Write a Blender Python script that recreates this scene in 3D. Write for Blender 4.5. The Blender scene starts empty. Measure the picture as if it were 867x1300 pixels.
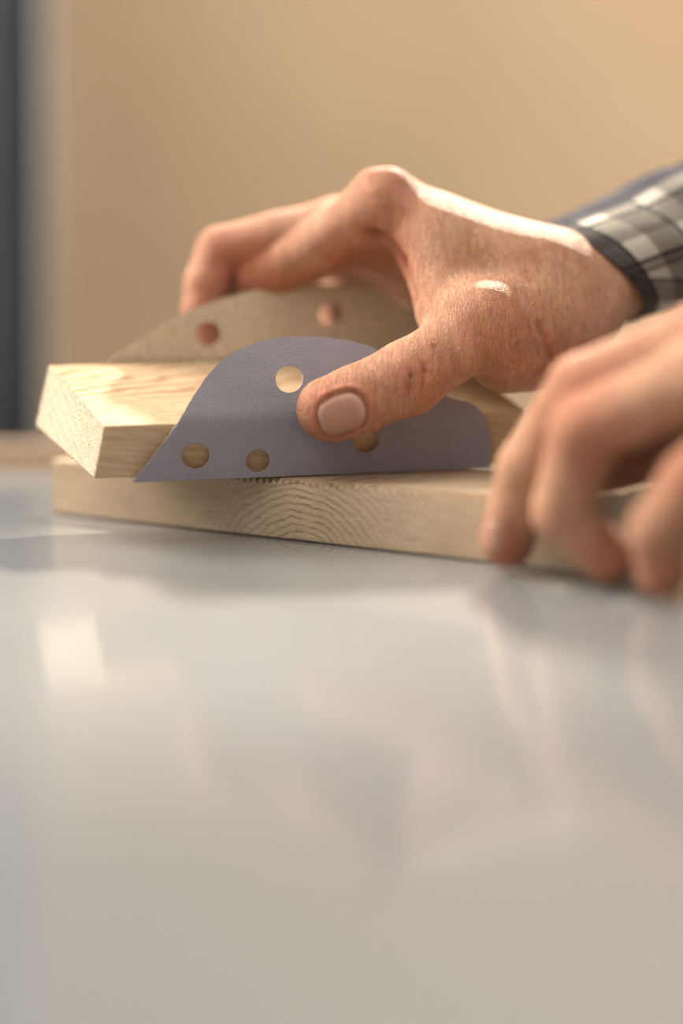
import bpy, bmesh, math, random, numpy as np
from mathutils import Vector, geometry, noise
from mathutils.bvhtree import BVHTree

TZ = 75.0      # table top height (cm); all modelling below is in cm relative to the table top
def W(p): return (p[0]*.01, p[1]*.01, (p[2]+TZ)*.01)
col = bpy.context.scene.collection

# ------------------------------------------------------------ node helpers
class NT:
    def __init__(s, name):
        s.m = bpy.data.materials.new(name); s.m.use_nodes = True
        s.t = s.m.node_tree; s.n = s.t.nodes; s.l = s.t.links
        s.b = s.n['Principled BSDF']
    def put(s, node, i, v):
        if v is None: return
        sk = node.inputs[i]
        if isinstance(v, bpy.types.NodeSocket): s.l.new(v, sk)
        else: sk.default_value = v
    def math(s, op, a, b=None, c=None):
        n = s.n.new('ShaderNodeMath'); n.operation = op
        s.put(n,0,a); s.put(n,1,b); s.put(n,2,c); return n.outputs[0]
    def attr(s, name):
        n = s.n.new('ShaderNodeAttribute'); n.attribute_name = name; return n
    def mapv(s, v, scale=(1,1,1), loc=(0,0,0), rot=(0,0,0)):
        n = s.n.new('ShaderNodeMapping'); s.l.new(v, n.inputs[0])
        n.inputs[1].default_value = loc; n.inputs[2].default_value = rot; n.inputs[3].default_value = scale; return n.outputs[0]
    def noise(s, v, scale, detail=4, rough=.55, dist=0):
        n = s.n.new('ShaderNodeTexNoise'); s.l.new(v, n.inputs['Vector'])
        n.inputs['Scale'].default_value = scale; n.inputs['Detail'].default_value = detail
        n.inputs['Roughness'].default_value = rough; n.inputs['Distortion'].default_value = dist
        return n.outputs[0]
    def mix(s, f, a, b, mode='MIX'):
        n = s.n.new('ShaderNodeMix'); n.data_type = 'RGBA'; n.blend_type = mode
        s.put(n,0,f)
        for i,v in ((6,a),(7,b)):
            if isinstance(v, tuple) and len(v)==3: v = v+(1,)
            s.put(n,i,v)
        return n.outputs[2]
    def ramp(s, f, lo, hi):
        n = s.n.new('ShaderNodeMapRange'); s.put(n,0,f)
        n.inputs[1].default_value = lo; n.inputs[2].default_value = hi
        n.interpolation_type='SMOOTHSTEP'; return n.outputs[0]
    def sep(s, v):
        n = s.n.new('ShaderNodeSeparateXYZ'); s.l.new(v, n.inputs[0]); return n.outputs
    def bump(s, h, strength, dist=.001, normal=None):
        n = s.n.new('ShaderNodeBump'); n.inputs['Strength'].default_value = strength
        n.inputs['Distance'].default_value = dist; s.l.new(h, n.inputs['Height'])
        if normal: s.l.new(normal, n.inputs['Normal'])
        return n.outputs[0]
    def out(s, color=None, rough=None, normal=None, spec=None):
        if isinstance(color, tuple): color = color+(1,)
        s.put(s.b,'Base Color',color); s.put(s.b,'Roughness',rough); s.put(s.b,'Normal',normal)
        if spec is not None: s.b.inputs['Specular IOR Level'].default_value = spec
        return s.m

# ------------------------------------------------------------ materials
def m_skin(name='skin'):
    t = NT(name); lc = t.attr('lc').outputs['Vector']; red = t.attr('tint').outputs['Fac']; fold = t.attr('fold').outputs['Fac']
    n1 = t.noise(lc, .9, 3); n2 = t.noise(lc, 5, 4, .65); n3 = t.noise(lc, 26, 3)
    c = t.mix(t.ramp(n1,.35,.7), (.58,.315,.19), (.49,.235,.13))
    c = t.mix(t.math('MULTIPLY', t.ramp(n2,.45,.75), .3), c, (.40,.155,.08))
    c = t.mix(red, c, (.46,.13,.068))
    v = t.n.new('ShaderNodeTexVoronoi'); v.feature='DISTANCE_TO_EDGE'
    t.l.new(t.mapv(lc,(1,1.0,1.6)), v.inputs['Vector']); v.inputs['Scale'].default_value = 10
    vd = t.ramp(v.outputs['Distance'], 0, .16)
    wr = t.noise(t.mapv(lc,(4.2,1.0,.9),(0,0,0),(0,.35,0)), 1.0, 4, .6, .6)
    wl = t.math('ABSOLUTE', t.math('SUBTRACT', wr, .5))
    wl = t.ramp(wl, 0, .06)
    h = t.math('ADD', t.math('MULTIPLY', vd, .6), t.math('MULTIPLY', n3, .6))
    h = t.math('ADD', h, t.math('MULTIPLY', n2, 1.0))
    h = t.math('ADD', h, t.math('MULTIPLY', wl, .8))
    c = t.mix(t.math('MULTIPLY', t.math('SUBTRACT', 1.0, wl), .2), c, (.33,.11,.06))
    c = t.mix(fold, c, (.30,.085,.045))  # crease shade painted into the skin colour along the folds
    t.b.inputs['Subsurface Weight'].default_value = .2
    t.b.inputs['Subsurface Radius'].default_value = (1,.3,.15)
    t.b.inputs['Subsurface Scale'].default_value = .003
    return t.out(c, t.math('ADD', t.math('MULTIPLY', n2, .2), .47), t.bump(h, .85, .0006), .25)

def m_nail():
    t = NT('nail'); s = t.sep(t.attr('lc').outputs['Vector'])
    f = t.ramp(s[0], .80, .97)
    g = t.ramp(s[0], -.95, -.45)
    c = t.mix(g, (.47,.27,.185), (.36,.175,.115)); c = t.mix(t.math('MULTIPLY',f,.4), c, (.43,.32,.24))
    st = t.noise(t.mapv(t.attr('lc').outputs['Vector'], (.6,9,1)), 1, 3)
    c = t.mix(t.math('MULTIPLY',t.ramp(st,.45,.65),.4), c, (.43,.27,.20))
    t.b.inputs['Subsurface Weight'].default_value = .1
    t.b.inputs['Subsurface Radius'].default_value = (1,.4,.25)
    t.b.inputs['Subsurface Scale'].default_value = .003
    return t.out(c, .5, t.bump(st,.35,.0004), .35)

def m_board():
    t = NT('oak_board'); lc = t.attr('lc').outputs['Vector']; x,y,z = t.sep(lc)
    d = t.noise(t.mapv(lc,(1,.3,1)), .9, 3)
    dx = t.math('DIVIDE', t.math('SUBTRACT', x, 10.9), 1.25)
    dz = t.math('ADD', z, .9)
    r = t.math('SQRT', t.math('ADD', t.math('MULTIPLY',dx,dx), t.math('MULTIPLY',dz,dz)))
    r = t.math('ADD', r, t.math('MULTIPLY', d, .42))
    w = t.math('SINE', t.math('MULTIPLY', r, 2*math.pi/.22))
    w = t.ramp(w, -.1, 1)
    brk = t.ramp(t.noise(lc, 2.2, 3), .32, .62)
    fade = t.ramp(t.math('ABSOLUTE', dx), 3.6, .3)
    w = t.math('MULTIPLY', w, t.math('ADD', t.math('MULTIPLY', fade, .5), .1))
    w = t.math('MULTIPLY', w, t.math('ADD', t.math('MULTIPLY', brk, .65), .35))
    fib = t.noise(t.mapv(lc,(9,1.2,5)), 1.5, 4, .7)
    fib2 = t.noise(t.mapv(lc,(.5,6,9)), 1.5, 4)
    big = t.noise(lc, .35, 2)
    c = t.mix(t.ramp(big,.35,.65), (.55,.405,.27), (.47,.34,.215))
    c = t.mix(t.math('MULTIPLY',t.ramp(fib2,.4,.7),.5), c, (.36,.25,.15))
    c = t.mix(w, c, (.21,.14,.08))
    c = t.mix(t.math('MULTIPLY',t.ramp(fib,.5,.75),.6), c, (.27,.18,.105))
    return t.out(c, .62, t.bump(t.math('ADD',fib,t.math('MULTIPLY',w,-.4)), .8, .0006), .3)

def m_block(end=False):
    t = NT('pine_end' if end else 'pine_block'); lc = t.attr('lc').outputs['Vector']; x,y,z = t.sep(lc)
    if end:
        a = t.noise(lc, 7, 5, .7); b = t.noise(t.mapv(lc,(1,2,6)), 4, 4)
        q = t.math('SINE', t.math('MULTIPLY', t.math('ADD', z, t.math('MULTIPLY', y, .35)), 2*math.pi/.45))
        c = t.mix(t.ramp(a,.35,.7), (.72,.60,.44), (.60,.47,.325))
        c = t.mix(t.math('MULTIPLY', t.ramp(q,.2,1), .2), c, (.46,.33,.19))
        return t.out(c, .8, t.bump(t.math('ADD',a,b), .8, .001), .2)
    d = t.noise(t.mapv(lc,(.12,.8,.8)), 1, 3)
    q = t.math('ADD', t.math('MULTIPLY', y, .9), t.math('MULTIPLY', z, 1.5))
    q = t.math('ADD', q, t.math('MULTIPLY', d, 2.2))
    w = t.ramp(t.math('SINE', t.math('MULTIPLY', q, 2*math.pi/.5)), -.2, 1)
    reg = t.ramp(t.math('ABSOLUTE', y), 2.0, 3.0)
    w = t.math('MULTIPLY', w, t.math('ADD', t.math('MULTIPLY', reg, .6), .16))
    f = t.noise(t.mapv(lc,(.5,9,9)), 1.6, 4)
    c = t.mix(t.ramp(f,.35,.7), (.52,.37,.225), (.42,.28,.16))
    c = t.mix(w, c, (.26,.135,.06))
    return t.out(c, .55, t.bump(f,.3,.0004), .3)

def m_paper(outer):
    t = NT('abrasive_lavender' if outer else 'paper_backing'); lc = t.attr('lc').outputs['Vector']
    a = t.noise(lc, 22, 6, .85); b = t.noise(lc, 1.2, 3)
    if outer:
        c = t.mix(t.ramp(a,.38,.62), (.285,.262,.30), (.47,.44,.475))
        c = t.mix(t.math('MULTIPLY',t.ramp(b,.4,.75),.3), c, (.46,.415,.42))
    else:
        a2 = t.noise(lc, 7, 6, .85)
        c = t.mix(t.ramp(a2,.42,.58), (.54,.41,.265), (.88,.73,.52))
        c = t.mix(t.math('MULTIPLY',t.ramp(a,.5,.62),.3), c, (.44,.33,.21))
    return t.out(c, .95, t.bump(a,1,.0008), .15)

def m_plaid():
    t = NT('plaid_flannel'); lc = t.attr('lc').outputs['Vector']; x,y,z = t.sep(lc)
    def stripe(c, period, width, off):
        return t.math('LESS_THAN', t.math('FRACT', t.math('DIVIDE', t.math('ADD', c, off+100*period), period)), width)
    nz = t.noise(lc, 12, 4, .7)
    c = t.mix(t.ramp(nz,.3,.7), (.60,.53,.43), (.76,.69,.58))
    tw = t.ramp(t.math('SINE', t.math('MULTIPLY', t.math('ADD', x, y), 2*math.pi/.17)), -.6,.6)
    for co,off in ((x,.6),(y,.9)):
        b = t.math('MULTIPLY', stripe(co, 2.1, .48, off), t.math('ADD', t.math('MULTIPLY', tw, .3), .5))
        c = t.mix(b, c, (.07,.055,.043))
    for co,off in ((x,1.65),(y,1.95)):
        b = t.math('MULTIPLY', stripe(co, 2.1, .1, off), .88)
        c = t.mix(b, c, (.018,.02,.026))
    nav = t.math('MULTIPLY', t.ramp(z,.89,.93), .93)
    c = t.mix(nav, c, (.012,.016,.035))
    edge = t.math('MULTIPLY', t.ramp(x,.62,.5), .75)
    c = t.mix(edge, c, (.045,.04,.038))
    c = t.mix(t.math('MULTIPLY', tw, .25), c, (.08,.07,.06))
    return t.out(c, .9, t.bump(t.math('ADD',tw,nz),.8,.0009), .1)

def m_simple(name, c1, c2, scale, rough, spec=.4, bump=0, det=4):
    t = NT(name); tc = t.n.new('ShaderNodeTexCoord').outputs['Object']
    n = t.noise(tc, scale, det)
    return t.out(t.mix(t.ramp(n,.3,.7), c1, c2), rough, t.bump(n,bump,.002) if bump else None, spec)

SKIN = m_skin(); NAIL = m_nail()

# ------------------------------------------------------------ mesh helper
def mk(name, verts, faces, mats, lc=None, midx=None, extra=None, smooth=True):
    me = bpy.data.meshes.new(name)
    me.from_pydata([W(v) for v in verts], [], [tuple(int(i) for i in f) for f in faces])
    for m in mats: me.materials.append(m)
    if midx is not None: me.polygons.foreach_set('material_index', [int(i) for i in midx])
    if smooth: me.polygons.foreach_set('use_smooth', [True]*len(me.polygons))
    L = np.array(verts if lc is None else lc, dtype=np.float32)
    a = me.attributes.new('lc','FLOAT_VECTOR','POINT'); a.data.foreach_set('vector', L.ravel())
    for k,vals in (extra or {}).items():
        a = me.attributes.new(k,'FLOAT','POINT'); a.data.foreach_set('value', np.asarray(vals,np.float32))
    me.update()
    o = bpy.data.objects.new(name, me); col.objects.link(o); return o

# ------------------------------------------------------------ implicit surface hands
def surface_nets(D, org, h):
    S = D < 0
    nx,ny,nz = D.shape
    C = np.zeros((nx-1,ny-1,nz-1), np.uint8)
    for i in (0,1):
        for j in (0,1):
            for k in (0,1):
                C += S[i:nx-1+i, j:ny-1+j, k:nz-1+k]
    act = np.argwhere((C>0)&(C<8))
    ids = -np.ones(C.shape, np.int64); ids[act[:,0],act[:,1],act[:,2]] = np.arange(len(act))
    acc = np.zeros((len(act),3)); cnt = np.zeros(len(act))
    corners = [(i,j,k) for i in (0,1) for j in (0,1) for k in (0,1)]
    for a in corners:
        for ax in range(3):
            if a[ax]==1: continue
            b = list(a); b[ax]=1
            v0 = D[act[:,0]+a[0],act[:,1]+a[1],act[:,2]+a[2]]
            v1 = D[act[:,0]+b[0],act[:,1]+b[1],act[:,2]+b[2]]
            cr = (v0<0)!=(v1<0)
            tt = np.where(cr, v0/np.where(cr, v0-v1, 1), 0)
            p = np.repeat(np.array(a,float)[None],len(act),0); p[:,ax] += tt
            acc[cr] += p[cr]; cnt[cr] += 1
    V = (act + acc/cnt[:,None])*h + np.array(org)
    F = []
    for ax in range(3):
        o1,o2 = [(1,2),(2,0),(0,1)][ax]
        sl0 = [slice(1,n-1) for n in D.shape]; sl1 = list(sl0)
        sl0[ax] = slice(0, D.shape[ax]-1); sl1[ax] = slice(1, D.shape[ax])
        a = S[tuple(sl0)]; b = S[tuple(sl1)]
        for flip, m in ((False, a&~b),(True, ~a&b)):
            e = np.argwhere(m)
            for q in range(3):
                if q!=ax: e[:,q] += 1
            def cell(d1,d2):
                c = e.copy(); c[:,o1]-=d1; c[:,o2]-=d2
                return ids[c[:,0],c[:,1],c[:,2]]
            quad = np.stack([cell(1,1),cell(0,1),cell(0,0),cell(1,0)],1)
            if flip: quad = quad[:,::-1]
            F.append(quad)
    F = np.concatenate(F); F = F[(F>=0).all(1)]
    return V, F

def smin(a,b,k):
    h = np.maximum(k-np.abs(a-b),0)/k
    return np.minimum(a,b)-h*h*k*.25

def vnormals(V,F):
    n = np.cross(V[F[:,2]]-V[F[:,0]], V[F[:,3]]-V[F[:,1]])
    N = np.zeros_like(V)
    for i in range(4): np.add.at(N, F[:,i], n)
    return N/np.maximum(np.linalg.norm(N,axis=1,keepdims=True),1e-9)

def segdist(V,a,b):
    a=np.array(a,float); b=np.array(b,float); ab=b-a
    t=np.clip(((V-a)@ab)/(ab@ab),0,1)
    return np.linalg.norm(V-(a+t[:,None]*ab),axis=1)

def build_hand(name, lo, hi, h, palm, fingers, kpalm, kfin, creases, reds, nails):
    ax = [np.arange(lo[i],hi[i],h,dtype=np.float32) for i in range(3)]
    X,Y,Z = ax[0][:,None,None],ax[1][None,:,None],ax[2][None,None,:]
    def cone(p):
        a,b,ra,rb = p
        d=[b[i]-a[i] for i in range(3)]; L=max(sum(q*q for q in d),1e-6)
        t=np.clip(((X-a[0])*d[0]+(Y-a[1])*d[1]+(Z-a[2])*d[2])/L,0,1).astype(np.float32)
        return np.sqrt((X-a[0]-t*d[0])**2+(Y-a[1]-t*d[1])**2+(Z-a[2]-t*d[2])**2)-(ra+(rb-ra)*t)
    P=None
    for p in palm:
        c=cone(p); P = c if P is None else smin(P,c,kpalm)
    D=P
    for chain in fingers:
        f=None
        for (a,ra),(b,rb) in zip(chain[:-1],chain[1:]):
            c=cone((a,b,ra,rb)); f = c if f is None else smin(f,c,.18)
        D = np.minimum(D, smin(P,f,kfin))
    D[0]=D[-1]=1; D[:,0]=D[:,-1]=1; D[:,:,0]=D[:,:,-1]=1
    V,F = surface_nets(D.astype(float), lo, h)
    E = np.concatenate([F[:,[0,1]],F[:,[1,2]],F[:,[2,3]],F[:,[3,0]]])
    for it in range(3):
        A=np.zeros_like(V); c=np.zeros(len(V))
        np.add.at(A,E[:,0],V[E[:,1]]); np.add.at(c,E[:,0],1)
        np.add.at(A,E[:,1],V[E[:,0]]); np.add.at(c,E[:,1],1)
        V = V*.4+.6*A/c[:,None]
    N = vnormals(V,F)
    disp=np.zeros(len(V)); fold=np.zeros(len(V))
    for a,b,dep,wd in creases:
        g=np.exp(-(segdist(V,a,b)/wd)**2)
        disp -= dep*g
        if dep>0: fold=np.maximum(fold,np.minimum(.4,dep*2.8)*g)  # painted crease shade, stronger where the crease is deeper
    tint=np.zeros(len(V))
    for c,r,s in reds:
        tint += s*np.exp(-(np.linalg.norm(V-np.array(c),axis=1)/r)**2)
    frames=[]
    for (c,axd,nr,ln,wd) in nails:
        c=np.array(c,float); a=np.array(axd,float); a/=np.linalg.norm(a)
        n=np.array(nr,float); n-=a*(n@a); n/=np.linalg.norm(n); s=np.cross(n,a)
        frames.append((c,a,n,s,ln,wd))
        R=V-c; u=(R@a)/ln; v=(R@s)/wd
        q=(np.abs(u)**2.6+np.abs(v)**2.6)**(1/2.6)
        m=((N@n)>.1)&(np.abs(R@n)<1.6)
        disp += np.where(m, -.06*np.exp(-((q-1.0)/.08)**2)+.06*np.exp(-((q-1.2)/.14)**2)*(u<.7),0)
        tint += np.where(m, .25*np.exp(-((q-1.2)/.25)**2),0)
        fold = np.maximum(fold, np.where(m, .4*np.exp(-((q-1.03)/.07)**2),0))  # same painted shade in the groove around the nail
    V = V+N*disp[:,None]
    verts=V.tolist(); faces=F.tolist(); mi=[0]*len(faces); lc=V.tolist(); tn=np.clip(tint,0,.85).tolist(); fo=fold.tolist()
    if frames:
        bvh=BVHTree.FromPolygons([tuple(v) for v in verts],[tuple(f) for f in faces])
    for (c,a,n,s,ln,wd) in frames:
        base=len(verts); G=16
        for i in range(G+1):
            for j in range(G+1):
                x=i/G*2-1; y=j/G*2-1
                m=max(abs(x),abs(y)); q=(abs(x)**2.6+abs(y)**2.6)**(1/2.6)
                sc=(m/q) if q>0 else 1
                u=x*sc; v=y*sc
                o=c+a*u*ln*.97+s*v*wd*.97
                hit=bvh.ray_cast(Vector(o+n*2.5), Vector(-n), 5)
                p=np.array(hit[0]) if hit[0] is not None else o
                off=.03*(1-m**6)+ (.02 if x>.7 else 0) - (.03 if m>.97 and x<.7 else 0)
                verts.append((p+n*off).tolist()); lc.append([u,v,0]); tn.append(0); fo.append(0)
        for i in range(G):
            for j in range(G):
                q=base+i*(G+1)+j
                faces.append([q,q+G+1,q+G+2,q+1]); mi.append(1)
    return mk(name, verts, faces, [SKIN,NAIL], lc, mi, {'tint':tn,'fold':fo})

# right hand (thumb towards camera, fingers over the far side of the sanding block)
thumbR=[((4.6,46.0,6.9),1.25),((3.3,45.3,5.95),1.08),((2.05,44.95,5.15),1.19),((1.3,44.75,4.85),1.07),((.5,44.55,4.5),1.1),((-.40,44.4,4.22),1.02)]
indexR=[((1.4,49.0,10.95),1.12),((-.7,50.2,9.6),.99),((-2.9,51.35,8.45),.93),((-3.15,51.6,7.6),.8),((-3.2,51.55,6.7),.8),((-2.7,51.35,5.5),.68)]
midR=[((-.1,50.8,10.3),1.0),((-2.3,51.2,9.95),.88),((-4.35,51.5,9.4),.92),((-4.8,51.2,8.3),.83),((-4.9,51.1,7.3),.83),((-4.5,50.9,5.8),.68)]
ringR=[((0,52.4,9.7),.95),((-2.2,53.6,8.6),.85),((-2.0,53.2,6.5),.78),((-1.2,52.9,5.3),.66)]
pinkR=[((1,53.8,8.8),.88),((-.3,55,7.8),.74),((0,54.5,6.3),.68),((.5,54.0,5.4),.6)]
palmR=[((7.6,49.3,8.2),(1.6,49.0,10.9),1.25,1.0),
       ((7.9,50.8,8.5),(0,50.8,10.2),1.25,.95),
       ((8.2,52,8.2),(.1,52.4,9.6),1.2,.9),
       ((8.2,52.8,7.5),(1.1,53.8,8.7),1.2,.85),
       ((8.2,48.6,7.4),(4.6,46.2,7.0),1.45,1.25),
       ((7.1,48.2,6.2),(5.5,46.9,5.9),1.65,1.35),
       ((8,52,6.9),(4,53.3,7.1),1.45,1.1),
       ((6.6,48.3,8.5),(3.6,47.8,8.7),1.3,.9),
       ((3.0,48.3,9.6),(3.3,46.8,7.2),.8,.85),
       ((6.8,48.5,8.5),(3.2,48.4,9.7),1.3,1.05),
       ((8.0,49.6,8.1),(11,50.9,9.3),1.6,1.55),((8.0,51.2,8.0),(11,52.3,9.3),1.6,1.55),
       ((11,50.9,9.3),(18,54.0,11.8),1.55,1.8),((11,52.3,9.3),(18,55.4,11.8),1.55,1.8)]
creR=[ # thumb IP wrinkles, web fold, wrist folds
 ((1.9,43.75,5.95),(2.15,43.7,5.3),.14,.08),((2.15,43.7,5.3),(2.05,43.75,4.6),.14,.08),
 ((1.55,43.65,5.75),(1.75,43.6,5.2),.11,.07),((1.75,43.6,5.2),(1.65,43.65,4.7),.11,.07),
 ((2.3,43.9,6.1),(2.6,43.8,5.4),.13,.08),((2.6,43.8,5.4),(2.5,43.8,4.7),.13,.08),((2.9,44.2,6.2),(3.05,44.1,5.3),.07,.07),((1.2,43.6,5.5),(1.3,43.6,4.9),.05,.06),
 ((.9,48.6,10.1),(2.0,47.6,8.9),.30,.25),((2.0,47.6,8.9),(2.3,46.6,7.7),.14,.2),
 ((5.6,45.2,6.2),(6.3,45.6,4.8),.08,.12),((6.3,45.6,6.8),(7.1,46.2,5.2),.10,.14),((7.0,46.3,7.2),(7.9,47.0,5.8),.10,.14),
 ((6.7,46.0,6.9),(7.5,46.6,5.4),.06,.08),((5.9,45.3,6.9),(6.6,45.8,5.2),.05,.08),
 ((7.6,47.2,8.4),(8.4,47.6,6.6),.10,.16),((8.5,48.2,9.2),(9.3,48.7,7.4),.09,.16),((8.0,47.7,8.6),(8.7,48.0,7.0),.05,.09),
 ((-2.6,50.5,9.3),(-3.4,50.6,8.6),.05,.08),((-4.7,50.6,10.0),(-5.2,50.6,9.2),.05,.08),
 ((2,48.6,11.9),(6.5,49.1,9.9),-.08,.4),((7.6,47.2,7.9),(4.6,45.2,7.9),-.04,.3),
 ((.5,48.9,12.0),(1.6,48.4,12.0),-.12,.5)]
redR=[((2.05,44.0,5.2),1.0,.5),((-.6,43.8,4.2),1.1,.5),((1.4,48.5,11.6),1.4,.45),((-2.8,50.8,9.0),1.2,.5),((-4.4,50.8,9.7),1.2,.5),
      ((-4.8,50.4,7.2),1.4,.6),((-2.9,50.8,7.2),1.3,.6),((4.6,45.2,7.2),1.4,.25),((1.5,47.6,9.0),1.2,.75),((6.5,46,5.5),1.5,.35),((0,50,9.2),1.3,.6)]
build_hand('right_hand',(-6.4,42.6,3.0),(14.6,56.4,13.2),.08,palmR,[thumbR,indexR,midR,ringR,pinkR],1.2,.7,creR,redR,
   [((-.06,44.3,4.12),(-.93,-.12,-.36),(-.12,-1,-.08),.76,.64)])

# left hand (near the camera, pressing the board down)
iL=[((10.2,38.6,6.4),1.0),((7.6,39.9,5.4),.85),((6.1,40.4,3.8),.78),((5.5,40.6,2.75),.68)]
mL=[((9.6,36.9,6.6),1.0),((6.5,38.3,5.2),.95),((5.1,39.1,2.95),.83),((4.62,39.6,.87),.75)]
rL=[((9.3,35.6,5.7),1.0),((6.35,37.0,4.2),.93),((5.85,37.6,2.0),.83),((7.0,37.5,.80),.73)]
pL=[((10.2,33.9,4.7),.97),((8.7,34.9,3.1),.86),((7.95,35.7,1.8),.77),((8.1,35.9,.70),.67)]
tL=[((13,38,5.6),1.3),((11.2,39.4,4.7),1.05),((9.3,40.2,3.6),.95),((7.6,41.0,2.85),.82)]
palmL=[((16,36.2,7.2),(10.2,38.6,6.3),1.4,.95),((16,35.3,7.3),(9.7,36.9,6.5),1.4,1.0),((16,34.4,6.9),(9.5,35.6,5.6),1.4,1.0),
  ((16,33.6,6.2),(10.3,33.9,4.7),1.4,.9),((15.5,37,6.2),(13,38,5.6),1.5,1.25),((15,34,5.2),(11.5,34.5,4.3),1.3,1.0),
  ((16,34.7,6.9),(20,34.7,8),1.9,1.9),((16,35.8,6.9),(20,35.8,8),1.9,1.9)]
redL=[((6.5,37.7,5.2),1.2,.5),((6.3,36.4,4.1),1.2,.5),((8.6,34.5,3.1),1.1,.5),((4.65,39,.9),.9,.5),((7,37,.8),.9,.5),((8.1,35.5,.7),.9,.5),((9.6,36.4,7),1.4,.4)]
build_hand('left_hand',(3.5,31.2,-.3),(19.2,43.5,10.2),.12,palmL,[iL,mL,rL,pL,tL],1.0,.6,
  [((6.0,37.8,5.7),(6.2,37.9,4.9),.05,.1),((5.9,36.4,4.5),(6.0,36.5,3.6),.05,.1)],redL,
  [((4.45,39.4,1.05),(-.2,.1,-1),(-.8,-.6,0),.5,.45)])

# ------------------------------------------------------------ sleeves
PL=m_plaid()
def sleeve(name, path, radii, slant, seed, rot=0):
    pts=[Vector(p) for p in path]
    N=90; L=[0]
    for a,b in zip(pts[:-1],pts[1:]): L.append(L[-1]+(b-a).length)
    V=[];lc=[];F=[];M=72
    def at(s):
        for i in range(len(pts)-1):
            if s<=L[i+1] or i==len(pts)-2:
                f=(s-L[i])/(L[i+1]-L[i]); return pts[i].lerp(pts[i+1],f),(pts[i+1]-pts[i]).normalized(),[radii[i][q]*(1-f)+radii[i+1][q]*f for q in (0,1)]
    rows=[(-.0,-.22),(-.06,-.12),(-.04,.02)]+[(L[-1]*(i/N)**1.25+.0,0) for i in range(N+1)]
    for ri,(s,dr) in enumerate(rows):
        c,d,(rv,rh)=at(max(s,0)); c=c+d*min(s,0)
        side=d.cross(Vector((0,0,1))).normalized(); up=side.cross(d).normalized()
        for j in range(M):
            th=2*math.pi*j/M+rot
            k=1+.035*noise.noise(Vector((s*.45+seed,math.cos(th)*1.3,math.sin(th)*1.3)))*min(1,.4+s/5)*3
            k+=.03*math.sin(s*1.4+2*math.cos(th)+seed)*min(1,max(0,s)/6)
            if 5.4<s<5.9: k-=.05
            if s<5.4: k+=.03
            o=up*math.sin(th)*(rv+dr)*k+side*math.cos(th)*(rh+dr)*k
            sl=d*(-slant*math.sin(th))*math.exp(-max(s,0)/4)
            V.append(tuple(c+o+sl)); lc.append((s,th*(rv+rh)*.5, math.sin(th)))
    R=len(rows)
    for i in range(R-1):
        for j in range(M):
            F.append((i*M+j,i*M+(j+1)%M,(i+1)*M+(j+1)%M,(i+1)*M+j))
    F.append(tuple((R-1)*M+j for j in range(M)))
    b0=len(V)
    for q in range(8):
        s=.3*q; c,d,(rv,rh)=at(s); side=d.cross(Vector((0,0,1))).normalized(); up=side.cross(d).normalized()
        for j in range(M):
            th=2*math.pi*j/M+rot
            V.append(tuple(c+up*math.sin(th)*(rv-.22)+side*math.cos(th)*(rh-.22)+d*(-slant*math.sin(th))*math.exp(-s/4))); lc.append((s,th*2.5,0))
    for q in range(7):
        for j in range(M):
            F.append((b0+q*M+j,b0+(q+1)*M+j,b0+(q+1)*M+(j+1)%M,b0+q*M+(j+1)%M))
    return mk(name,V,F,[PL],lc)
sleeve('shirt_sleeve',[(8.5,50.6,8.5),(13.2,53,10.25),(22,58,13.6),(36,66,18)],[(2.15,2.7),(2.5,3.1),(3.6,4.2),(5,5.5)],1.35,1.3)
sleeve('shirt_sleeve',[(17.2,35.2,7.3),(22,35.3,8.4),(36,36,12)],[(2.3,2.9),(3,3.6),(5,5.5)],0,4.1)

# ------------------------------------------------------------ board
def loft_board():
    o=Vector((-10.4,51,.02)); e1=Vector((.829,-.5593,0)); e2=Vector((.5593,.829,0)); Lb=20.6; w=5.6; T=1.93
    S=[(0,0),(.06,0)]
    s=.5
    while s<8.0: S.append((s,0)); s+=.4
    k=0; s=8.1
    while s<19.6: S.append((s,1+(k%2))); s+=.13; k+=1
    while s<Lb-.3: S.append((s,0)); s+=.4
    S+= [(Lb-.06,0),(Lb,0)]
    V=[];lc=[];F=[]
    for i,(s,kind) in enumerate(S):
        ins=.06 if i in (0,len(S)-1) else 0
        j=noise.noise(Vector((s*2.3,0,0)))*.06
        if kind==0: zt,yt=T-.07,.07
        elif kind==1: zt,yt=T-.03,.03
        else: zt,yt=T-.22-j,.48+j*3
        pr=[(.06+ins,ins),(ins,.06+ins),(ins,zt-ins),(yt+ins,T-ins),(w-.07-ins,T-ins),(w-ins,T-.07-ins),(w-ins,.06+ins),(w-.06-ins,ins)]
        for (y,z) in pr:
            V.append(tuple(o+e1*s+e2*y+Vector((0,0,z)))); lc.append((s,y,z))
    n=8
    for i in range(len(S)-1):
        for j in range(n):
            F.append((i*n+j,(i+1)*n+j,(i+1)*n+(j+1)%n,i*n+(j+1)%n))
    F.append(tuple(range(n))); F.append(tuple((len(S)-1)*n+j for j in reversed(range(n))))
    ob=mk('wooden_board',V,F,[m_board()],lc,smooth=False)
    bm=bmesh.new(); bm.from_mesh(ob.data); bmesh.ops.recalc_face_normals(bm,faces=bm.faces); bm.to_mesh(ob.data); bm.free()
loft_board()

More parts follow.
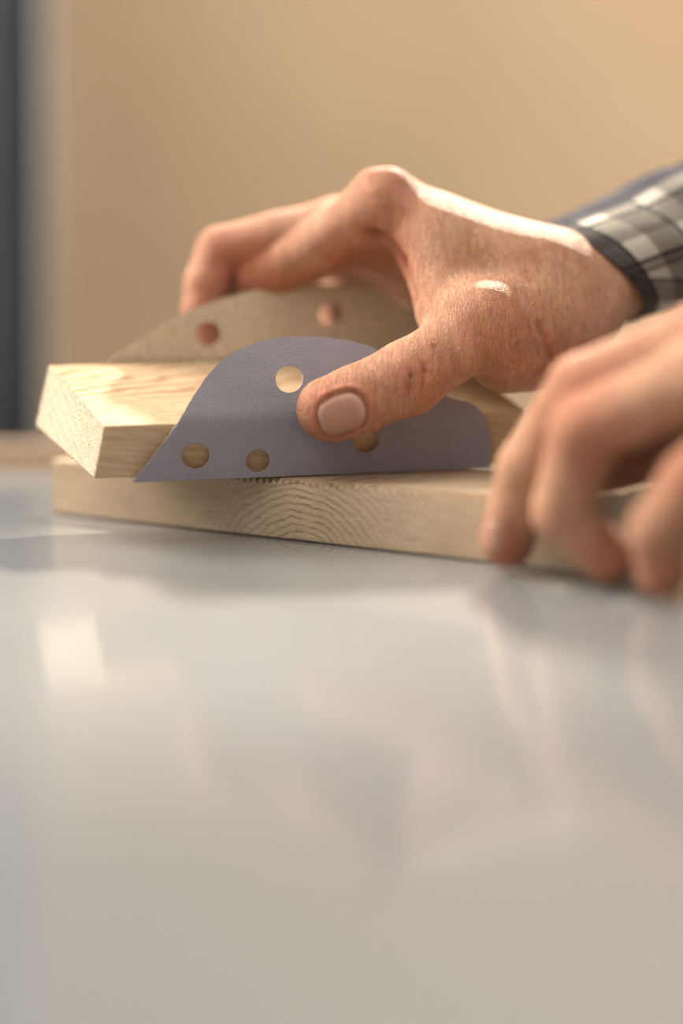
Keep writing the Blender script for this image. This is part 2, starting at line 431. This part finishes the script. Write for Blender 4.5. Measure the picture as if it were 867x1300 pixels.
# ------------------------------------------------------------ sanding block
P3=(-7.61,43.8,2.11);P4=(-7.23,43.4,3.77);P1=(-9.88,48,5.46);P2=(-10.4,48.3,3.39)
R3=(5.53,48.3,2.05);R4=(6.24,48,3.89);R1=(4.3,52.6,5.5);R2=(3.7,52.9,3.7)
def block():
    bm=bmesh.new(); vs=[bm.verts.new(p) for p in (P3,P4,P1,P2,R3,R4,R1,R2)]
    fs=[(0,1,2,3),(4,7,6,5),(0,4,5,1),(1,5,6,2),(2,6,7,3),(3,7,4,0)]
    ff=[bm.faces.new([vs[i] for i in f]) for f in fs]
    bmesh.ops.recalc_face_normals(bm,faces=bm.faces)
    ff[0].material_index=1; ff[1].material_index=1
    bmesh.ops.bevel(bm,geom=list(bm.edges),offset=.05,segments=2,affect='EDGES',profile=.5,material=0)
    bmesh.ops.triangulate(bm,faces=[f for f in bm.faces if len(f.verts)>4])
    bm.verts.index_update()
    V=[tuple(v.co) for v in bm.verts]; F=[[v.index for v in f.verts] for f in bm.faces]; mi=[f.material_index for f in bm.faces]
    a=Vector(R3)-Vector(P3); a.normalize(); u=(Vector(P4)-Vector(P3)).normalized(); b=a.cross(u)
    lc=[((Vector(p)-Vector(P3)).dot(a),(Vector(p)-Vector(P3)).dot(b),(Vector(p)-Vector(P3)).dot(u)) for p in V]
    rnd=random.Random(3)
    loop=[P3,P4,P1,P2]
    for k in range(520):
        i=rnd.randrange(4); f=rnd.random(); A=Vector(loop[i]); B=Vector(loop[(i+1)%4]); p=A.lerp(B,f)
        p=p.lerp(Vector([(P3[q]+P1[q])/2 for q in range(3)]),rnd.random()**3*.5)
        d=(-a*rnd.uniform(.3,1)+Vector((rnd.uniform(-.6,.6),rnd.uniform(-.6,.6),rnd.uniform(-.6,.6)))).normalized()*rnd.uniform(.04,.15)
        s=d.orthogonal().normalized()*.008
        n=len(V); V+= [tuple(p-s),tuple(p+s),tuple(p+d)]; F.append([n,n+1,n+2]); mi.append(1); lc+=[(0,0,0),(0,.1,0),(.1,.1,0)]
    mk('sanding_block',V,F,[m_block(),m_block(True)],lc,mi,smooth=False)
block()

# ------------------------------------------------------------ sanding disc folded round the block
def crom(pts,closed=False,step=.07):
    out=[]; n=len(pts)
    for i in range(n-1):
        p0=pts[max(i-1,0)];p1=pts[i];p2=pts[i+1];p3=pts[min(i+2,n-1)]
        m=max(2,int(math.dist(p1,p2)/step))
        for k in range(m):
            t=k/m
            out.append(tuple(.5*((2*p1[q])+(-p0[q]+p2[q])*t+(2*p0[q]-5*p1[q]+4*p2[q]-p3[q])*t*t+(-p0[q]+3*p1[q]-3*p2[q]+p3[q])*t**3) for q in (0,1)))
    out.append(pts[-1]); return out
def inside(p,poly):
    c=False; n=len(poly); j=n-1
    for i in range(n):
        if (poly[i][1]>p[1])!=(poly[j][1]>p[1]) and p[0]<(poly[j][0]-poly[i][0])*(p[1]-poly[i][1])/(poly[j][1]-poly[i][1])+poly[i][0]: c=not c
        j=i
    return c
rj=random.Random(7)
def sheet(arc, holes, fn, flip, V, F, LC, lcoff):
    poly=crom(arc)
    poly=[poly[0]]+[(p[0]+rj.uniform(-.016,.016),p[1]+rj.uniform(-.016,.016)) for p in poly[1:-1]]+[poly[-1]]
    a,b=poly[-1],poly[0]; m=int(math.dist(a,b)/.2)
    poly+=[(a[0]+(b[0]-a[0])*k/m,a[1]+(b[1]-a[1])*k/m) for k in range(1,m)]
    hp=[[(c[0]+r*math.cos(2*math.pi*k/32),c[1]+r*math.sin(2*math.pi*k/32)) for k in range(32)] for c,r in holes]
    pts=[];edges=[]
    for lp in [poly]+hp:
        b0=len(pts); pts+=lp; edges+=[(b0+k,b0+(k+1)%len(lp)) for k in range(len(lp))]
    bd=np.array(pts)
    x0,z0=bd.min(0);x1,z1=bd.max(0)
    x=x0
    while x<x1:
        z=z0
        while z<z1:
            if np.min(np.hypot(bd[:,0]-x,bd[:,1]-z))>.1 and inside((x,z),poly) and not any(inside((x,z),h) for h in hp): pts.append((x,z))
            z+=.2
        x+=.2
    vo,eo,fo,_,_,_=geometry.delaunay_2d_cdt([Vector(p) for p in pts],edges,[],0,1e-5)
    base=len(V)
    for v in vo: V.append(fn(v.x,v.y)); LC.append((v.x,v.y+lcoff,0))
    for f in fo:
        c=sum((vo[i] for i in f),Vector((0,0)))/3
        if inside(c,poly) and not any(inside(c,h) for h in hp):
            p=[vo[i] for i in f]
            ar=(p[1]-p[0]).cross(p[2]-p[0])
            f=list(f)
            if (ar<0)!=flip: f.reverse()
            F.append([base+i for i in f])
V=[];F=[];LC=[]
front=[(-6.42,2.02),(-5.73,2.91),(-5.06,3.83),(-4.42,4.92),(-3.94,5.55),(-3.33,6.0),(-2.48,6.33),(-1.36,6.46),(-.09,6.36),(1.07,6.06),(2.4,5.4),(3.4,4.5),(4.3,4.22),(4.78,3.69),(5.0,2.89),(4.95,2.02)]
def ff(x,z):
    y=46.05+.342*x-.29*min(max(z-2,0),1.9)
    y+= .26*max(0,z-4.0)**1.2 - .09*math.sin(x*1.1+z*.8)*min(1,max(0,z-3.9)) - .02
    return (x,y,z)
hr=.43
sheet(front,[((-1.66,5.12),hr),((-4.54,2.78),hr),((-2.65,2.55),.38),((.78,3.12),hr)],ff,False,V,F,LC,0)
back=[(-8.3,3.4),(-8.35,4.5),(-7.99,5.56),(-7.17,6.15),(-5.72,7.07),(-3.98,7.76),(-2.07,8.16),(-.38,8.22),(.9,8.06),(1.91,7.63),(3.1,6.7),(4.0,5.3),(4.1,3.7)]
def fb(x,z):
    y=51.36+.324*x+max(0,5.6-z)*.2 + .03*math.sin(x*1.3) + .02*max(0,z-5.6)
    return (x,y,z)
sheet(back,[((-4.69,6.46),.43),((-.4,7.12),.43)],fb,True,V,F,LC,20)
b0=len(V); n=40;m=8
for i in range(n+1):
    f=i/n
    A=Vector(ff(-6.42+11.37*f,2.02)); B=Vector(fb(-8.3+12.4*f,3.4+.3*f))
    for j in range(m+1):
        p=A.lerp(B,j/m); V.append(tuple(p)); LC.append((p.x,p.y,0))
for i in range(n):
    for j in range(m):
        q=b0+i*(m+1)+j; F.append([q,q+1,q+m+2,q+m+1])
disc=mk('sanding_disc',V,F,[m_paper(True),m_paper(False)],LC)
sm=disc.modifiers.new('thick','SOLIDIFY'); sm.thickness=.0005; sm.offset=0; sm.material_offset=1; sm.use_rim=True
es=disc.modifiers.new('crisp','EDGE_SPLIT'); es.split_angle=math.radians(45)

# ------------------------------------------------------------ table, wall, floor, curtain
def boxes(name, bs, mats, bev=.3):
    bm=bmesh.new()
    for (x0,x1,y0,y1,z0,z1,mi) in bs:
        r=bmesh.ops.create_cube(bm,size=1)
        for v in r['verts']: v.co=Vector(((x0+x1)/2+v.co.x*(x1-x0),(y0+y1)/2+v.co.y*(y1-y0),(z0+z1)/2+v.co.z*(z1-z0)))
        for f in {f for v in r['verts'] for f in v.link_faces}: f.material_index=mi
    if bev: bmesh.ops.bevel(bm,geom=list(bm.edges),offset=bev,segments=2,affect='EDGES',profile=.5)
    bm.verts.index_update()
    V=[tuple(v.co) for v in bm.verts];F=[[v.index for v in f.verts] for f in bm.faces];mi=[f.material_index for f in bm.faces]
    bm.free(); return mk(name,V,F,mats,None,mi,smooth=False)
t=NT('white_laminate'); tc=t.n.new('ShaderNodeTexCoord').outputs['Object']
n=t.noise(tc,6,4); n2=t.noise(tc,60,3)
t.b.inputs['IOR'].default_value=1.62
TAB=t.out(t.mix(t.ramp(n,.3,.7),(.185,.187,.185),(.215,.216,.212)), t.math('ADD',t.math('MULTIPLY',n2,.04),.1), None,.5)
WOOD=m_simple('bench_wood',(.45,.28,.13),(.38,.22,.10),12,.5)
LEG=m_simple('leg_metal',(.2,.2,.2),(.24,.24,.24),20,.4)
boxes('workbench_table',[(-95,95,-30,66,-3.2,0,0),(-95,95,66.2,68.2,-3.2,.95,1),(-90,-84,-26,-20,-74.7,-3.2,2),(84,90,-26,-20,-74.7,-3.2,2),(-90,-84,56,62,-74.7,-3.2,2),(84,90,56,62,-74.7,-3.2,2)],[TAB,WOOD,LEG],.2)
WALL=m_simple('wall_tan',(.56,.385,.235),(.62,.44,.28),2.2,.75,.3)
boxes('wall_back',[(-260,260,165,175,-75,170,0)],[WALL],0)
boxes('floor',[(-260,260,-200,165,-80,-75,0)],[m_simple('floor_concrete',(.30,.27,.24),(.36,.33,.29),8,.6)],0)

def curtain():
    V=[];F=[];lc=[];nx=160;nz=40
    for i in range(nx+1):
        f=i/nx; x=-66+40.0*f
        for j in range(nz+1):
            g=j/nz; z=-70+215*g
            amp=1.6+.6*math.sin(g*5)
            y=126+amp*math.sin(f*48+.6*math.sin(g*3))+.6*math.sin(f*101)
            xx=x+ .8*math.sin(g*4)*f
            V.append((xx,y,z)); lc.append((f,g,0))
    for i in range(nx):
        for j in range(nz):
            q=i*(nz+1)+j; F.append((q,q+nz+1,q+nz+2,q+1))
    t=NT('curtain_blue_grey'); L=t.attr('lc').outputs['Vector']; x,y,z=t.sep(L)
    n=t.noise(L,9,4)
    c=t.mix(t.ramp(n,.3,.7),(.035,.04,.05),(.06,.07,.085))
    c=t.mix(t.ramp(x,.95,.98),c,(.2,.185,.165))
    o=mk('curtain',V,F,[t.out(c,.8)],lc)
    s=o.modifiers.new('t','SOLIDIFY'); s.thickness=.003
curtain()

# ------------------------------------------------------------ lights
def look(o,t):
    d=Vector(W(t))-o.location; o.rotation_euler=d.to_track_quat('-Z','Y').to_euler()
def area(name,loc,tgt,sx,sy,e,c):
    l=bpy.data.lights.new(name,'AREA'); l.shape='RECTANGLE'; l.size=sx; l.size_y=sy; l.energy=e; l.color=c
    o=bpy.data.objects.new(name,l); col.objects.link(o); o.location=W(loc); look(o,tgt); return o
l=bpy.data.lights.new('sun_beam','SPOT'); l.energy=240; l.spot_size=math.radians(13); l.spot_blend=.8; l.shadow_soft_size=.03; l.color=(1,.89,.74)
o=bpy.data.objects.new('sun_beam',l); col.objects.link(o); o.location=W((34,130,90)); look(o,(3.8,51.8,10))
area('window_light',(-90,85,75),(0,48,6),.6,.6,38,(1,.94,.85))
area('front_light',(-60,-60,105),(0,48,6),1.2,1.2,8,(1,.96,.90))
area('wall_fill',(-10,40,130),(0,165,15),1.6,.8,20,(1,.95,.88))  # fill added to brighten the back wall evenly, no fixture there
w=bpy.data.worlds.new('World'); bpy.context.scene.world=w; w.use_nodes=True
w.node_tree.nodes['Background'].inputs[0].default_value=(1,.97,.93,1)
w.node_tree.nodes['Background'].inputs[1].default_value=.5

# ------------------------------------------------------------ camera
cd=bpy.data.cameras.new('camera'); cam=bpy.data.objects.new('camera',cd); col.objects.link(cam)
cam.location=W((0,0,7.4)); cam.rotation_euler=(math.radians(90),0,0)
cd.sensor_width=36; cd.lens=50; cd.shift_y=-.2; cd.clip_start=.01
cd.dof.use_dof=True; cd.dof.focus_distance=.45; cd.dof.aperture_fstop=1.8
bpy.context.scene.camera=cam
bpy.context.scene.view_settings.view_transform='Standard'
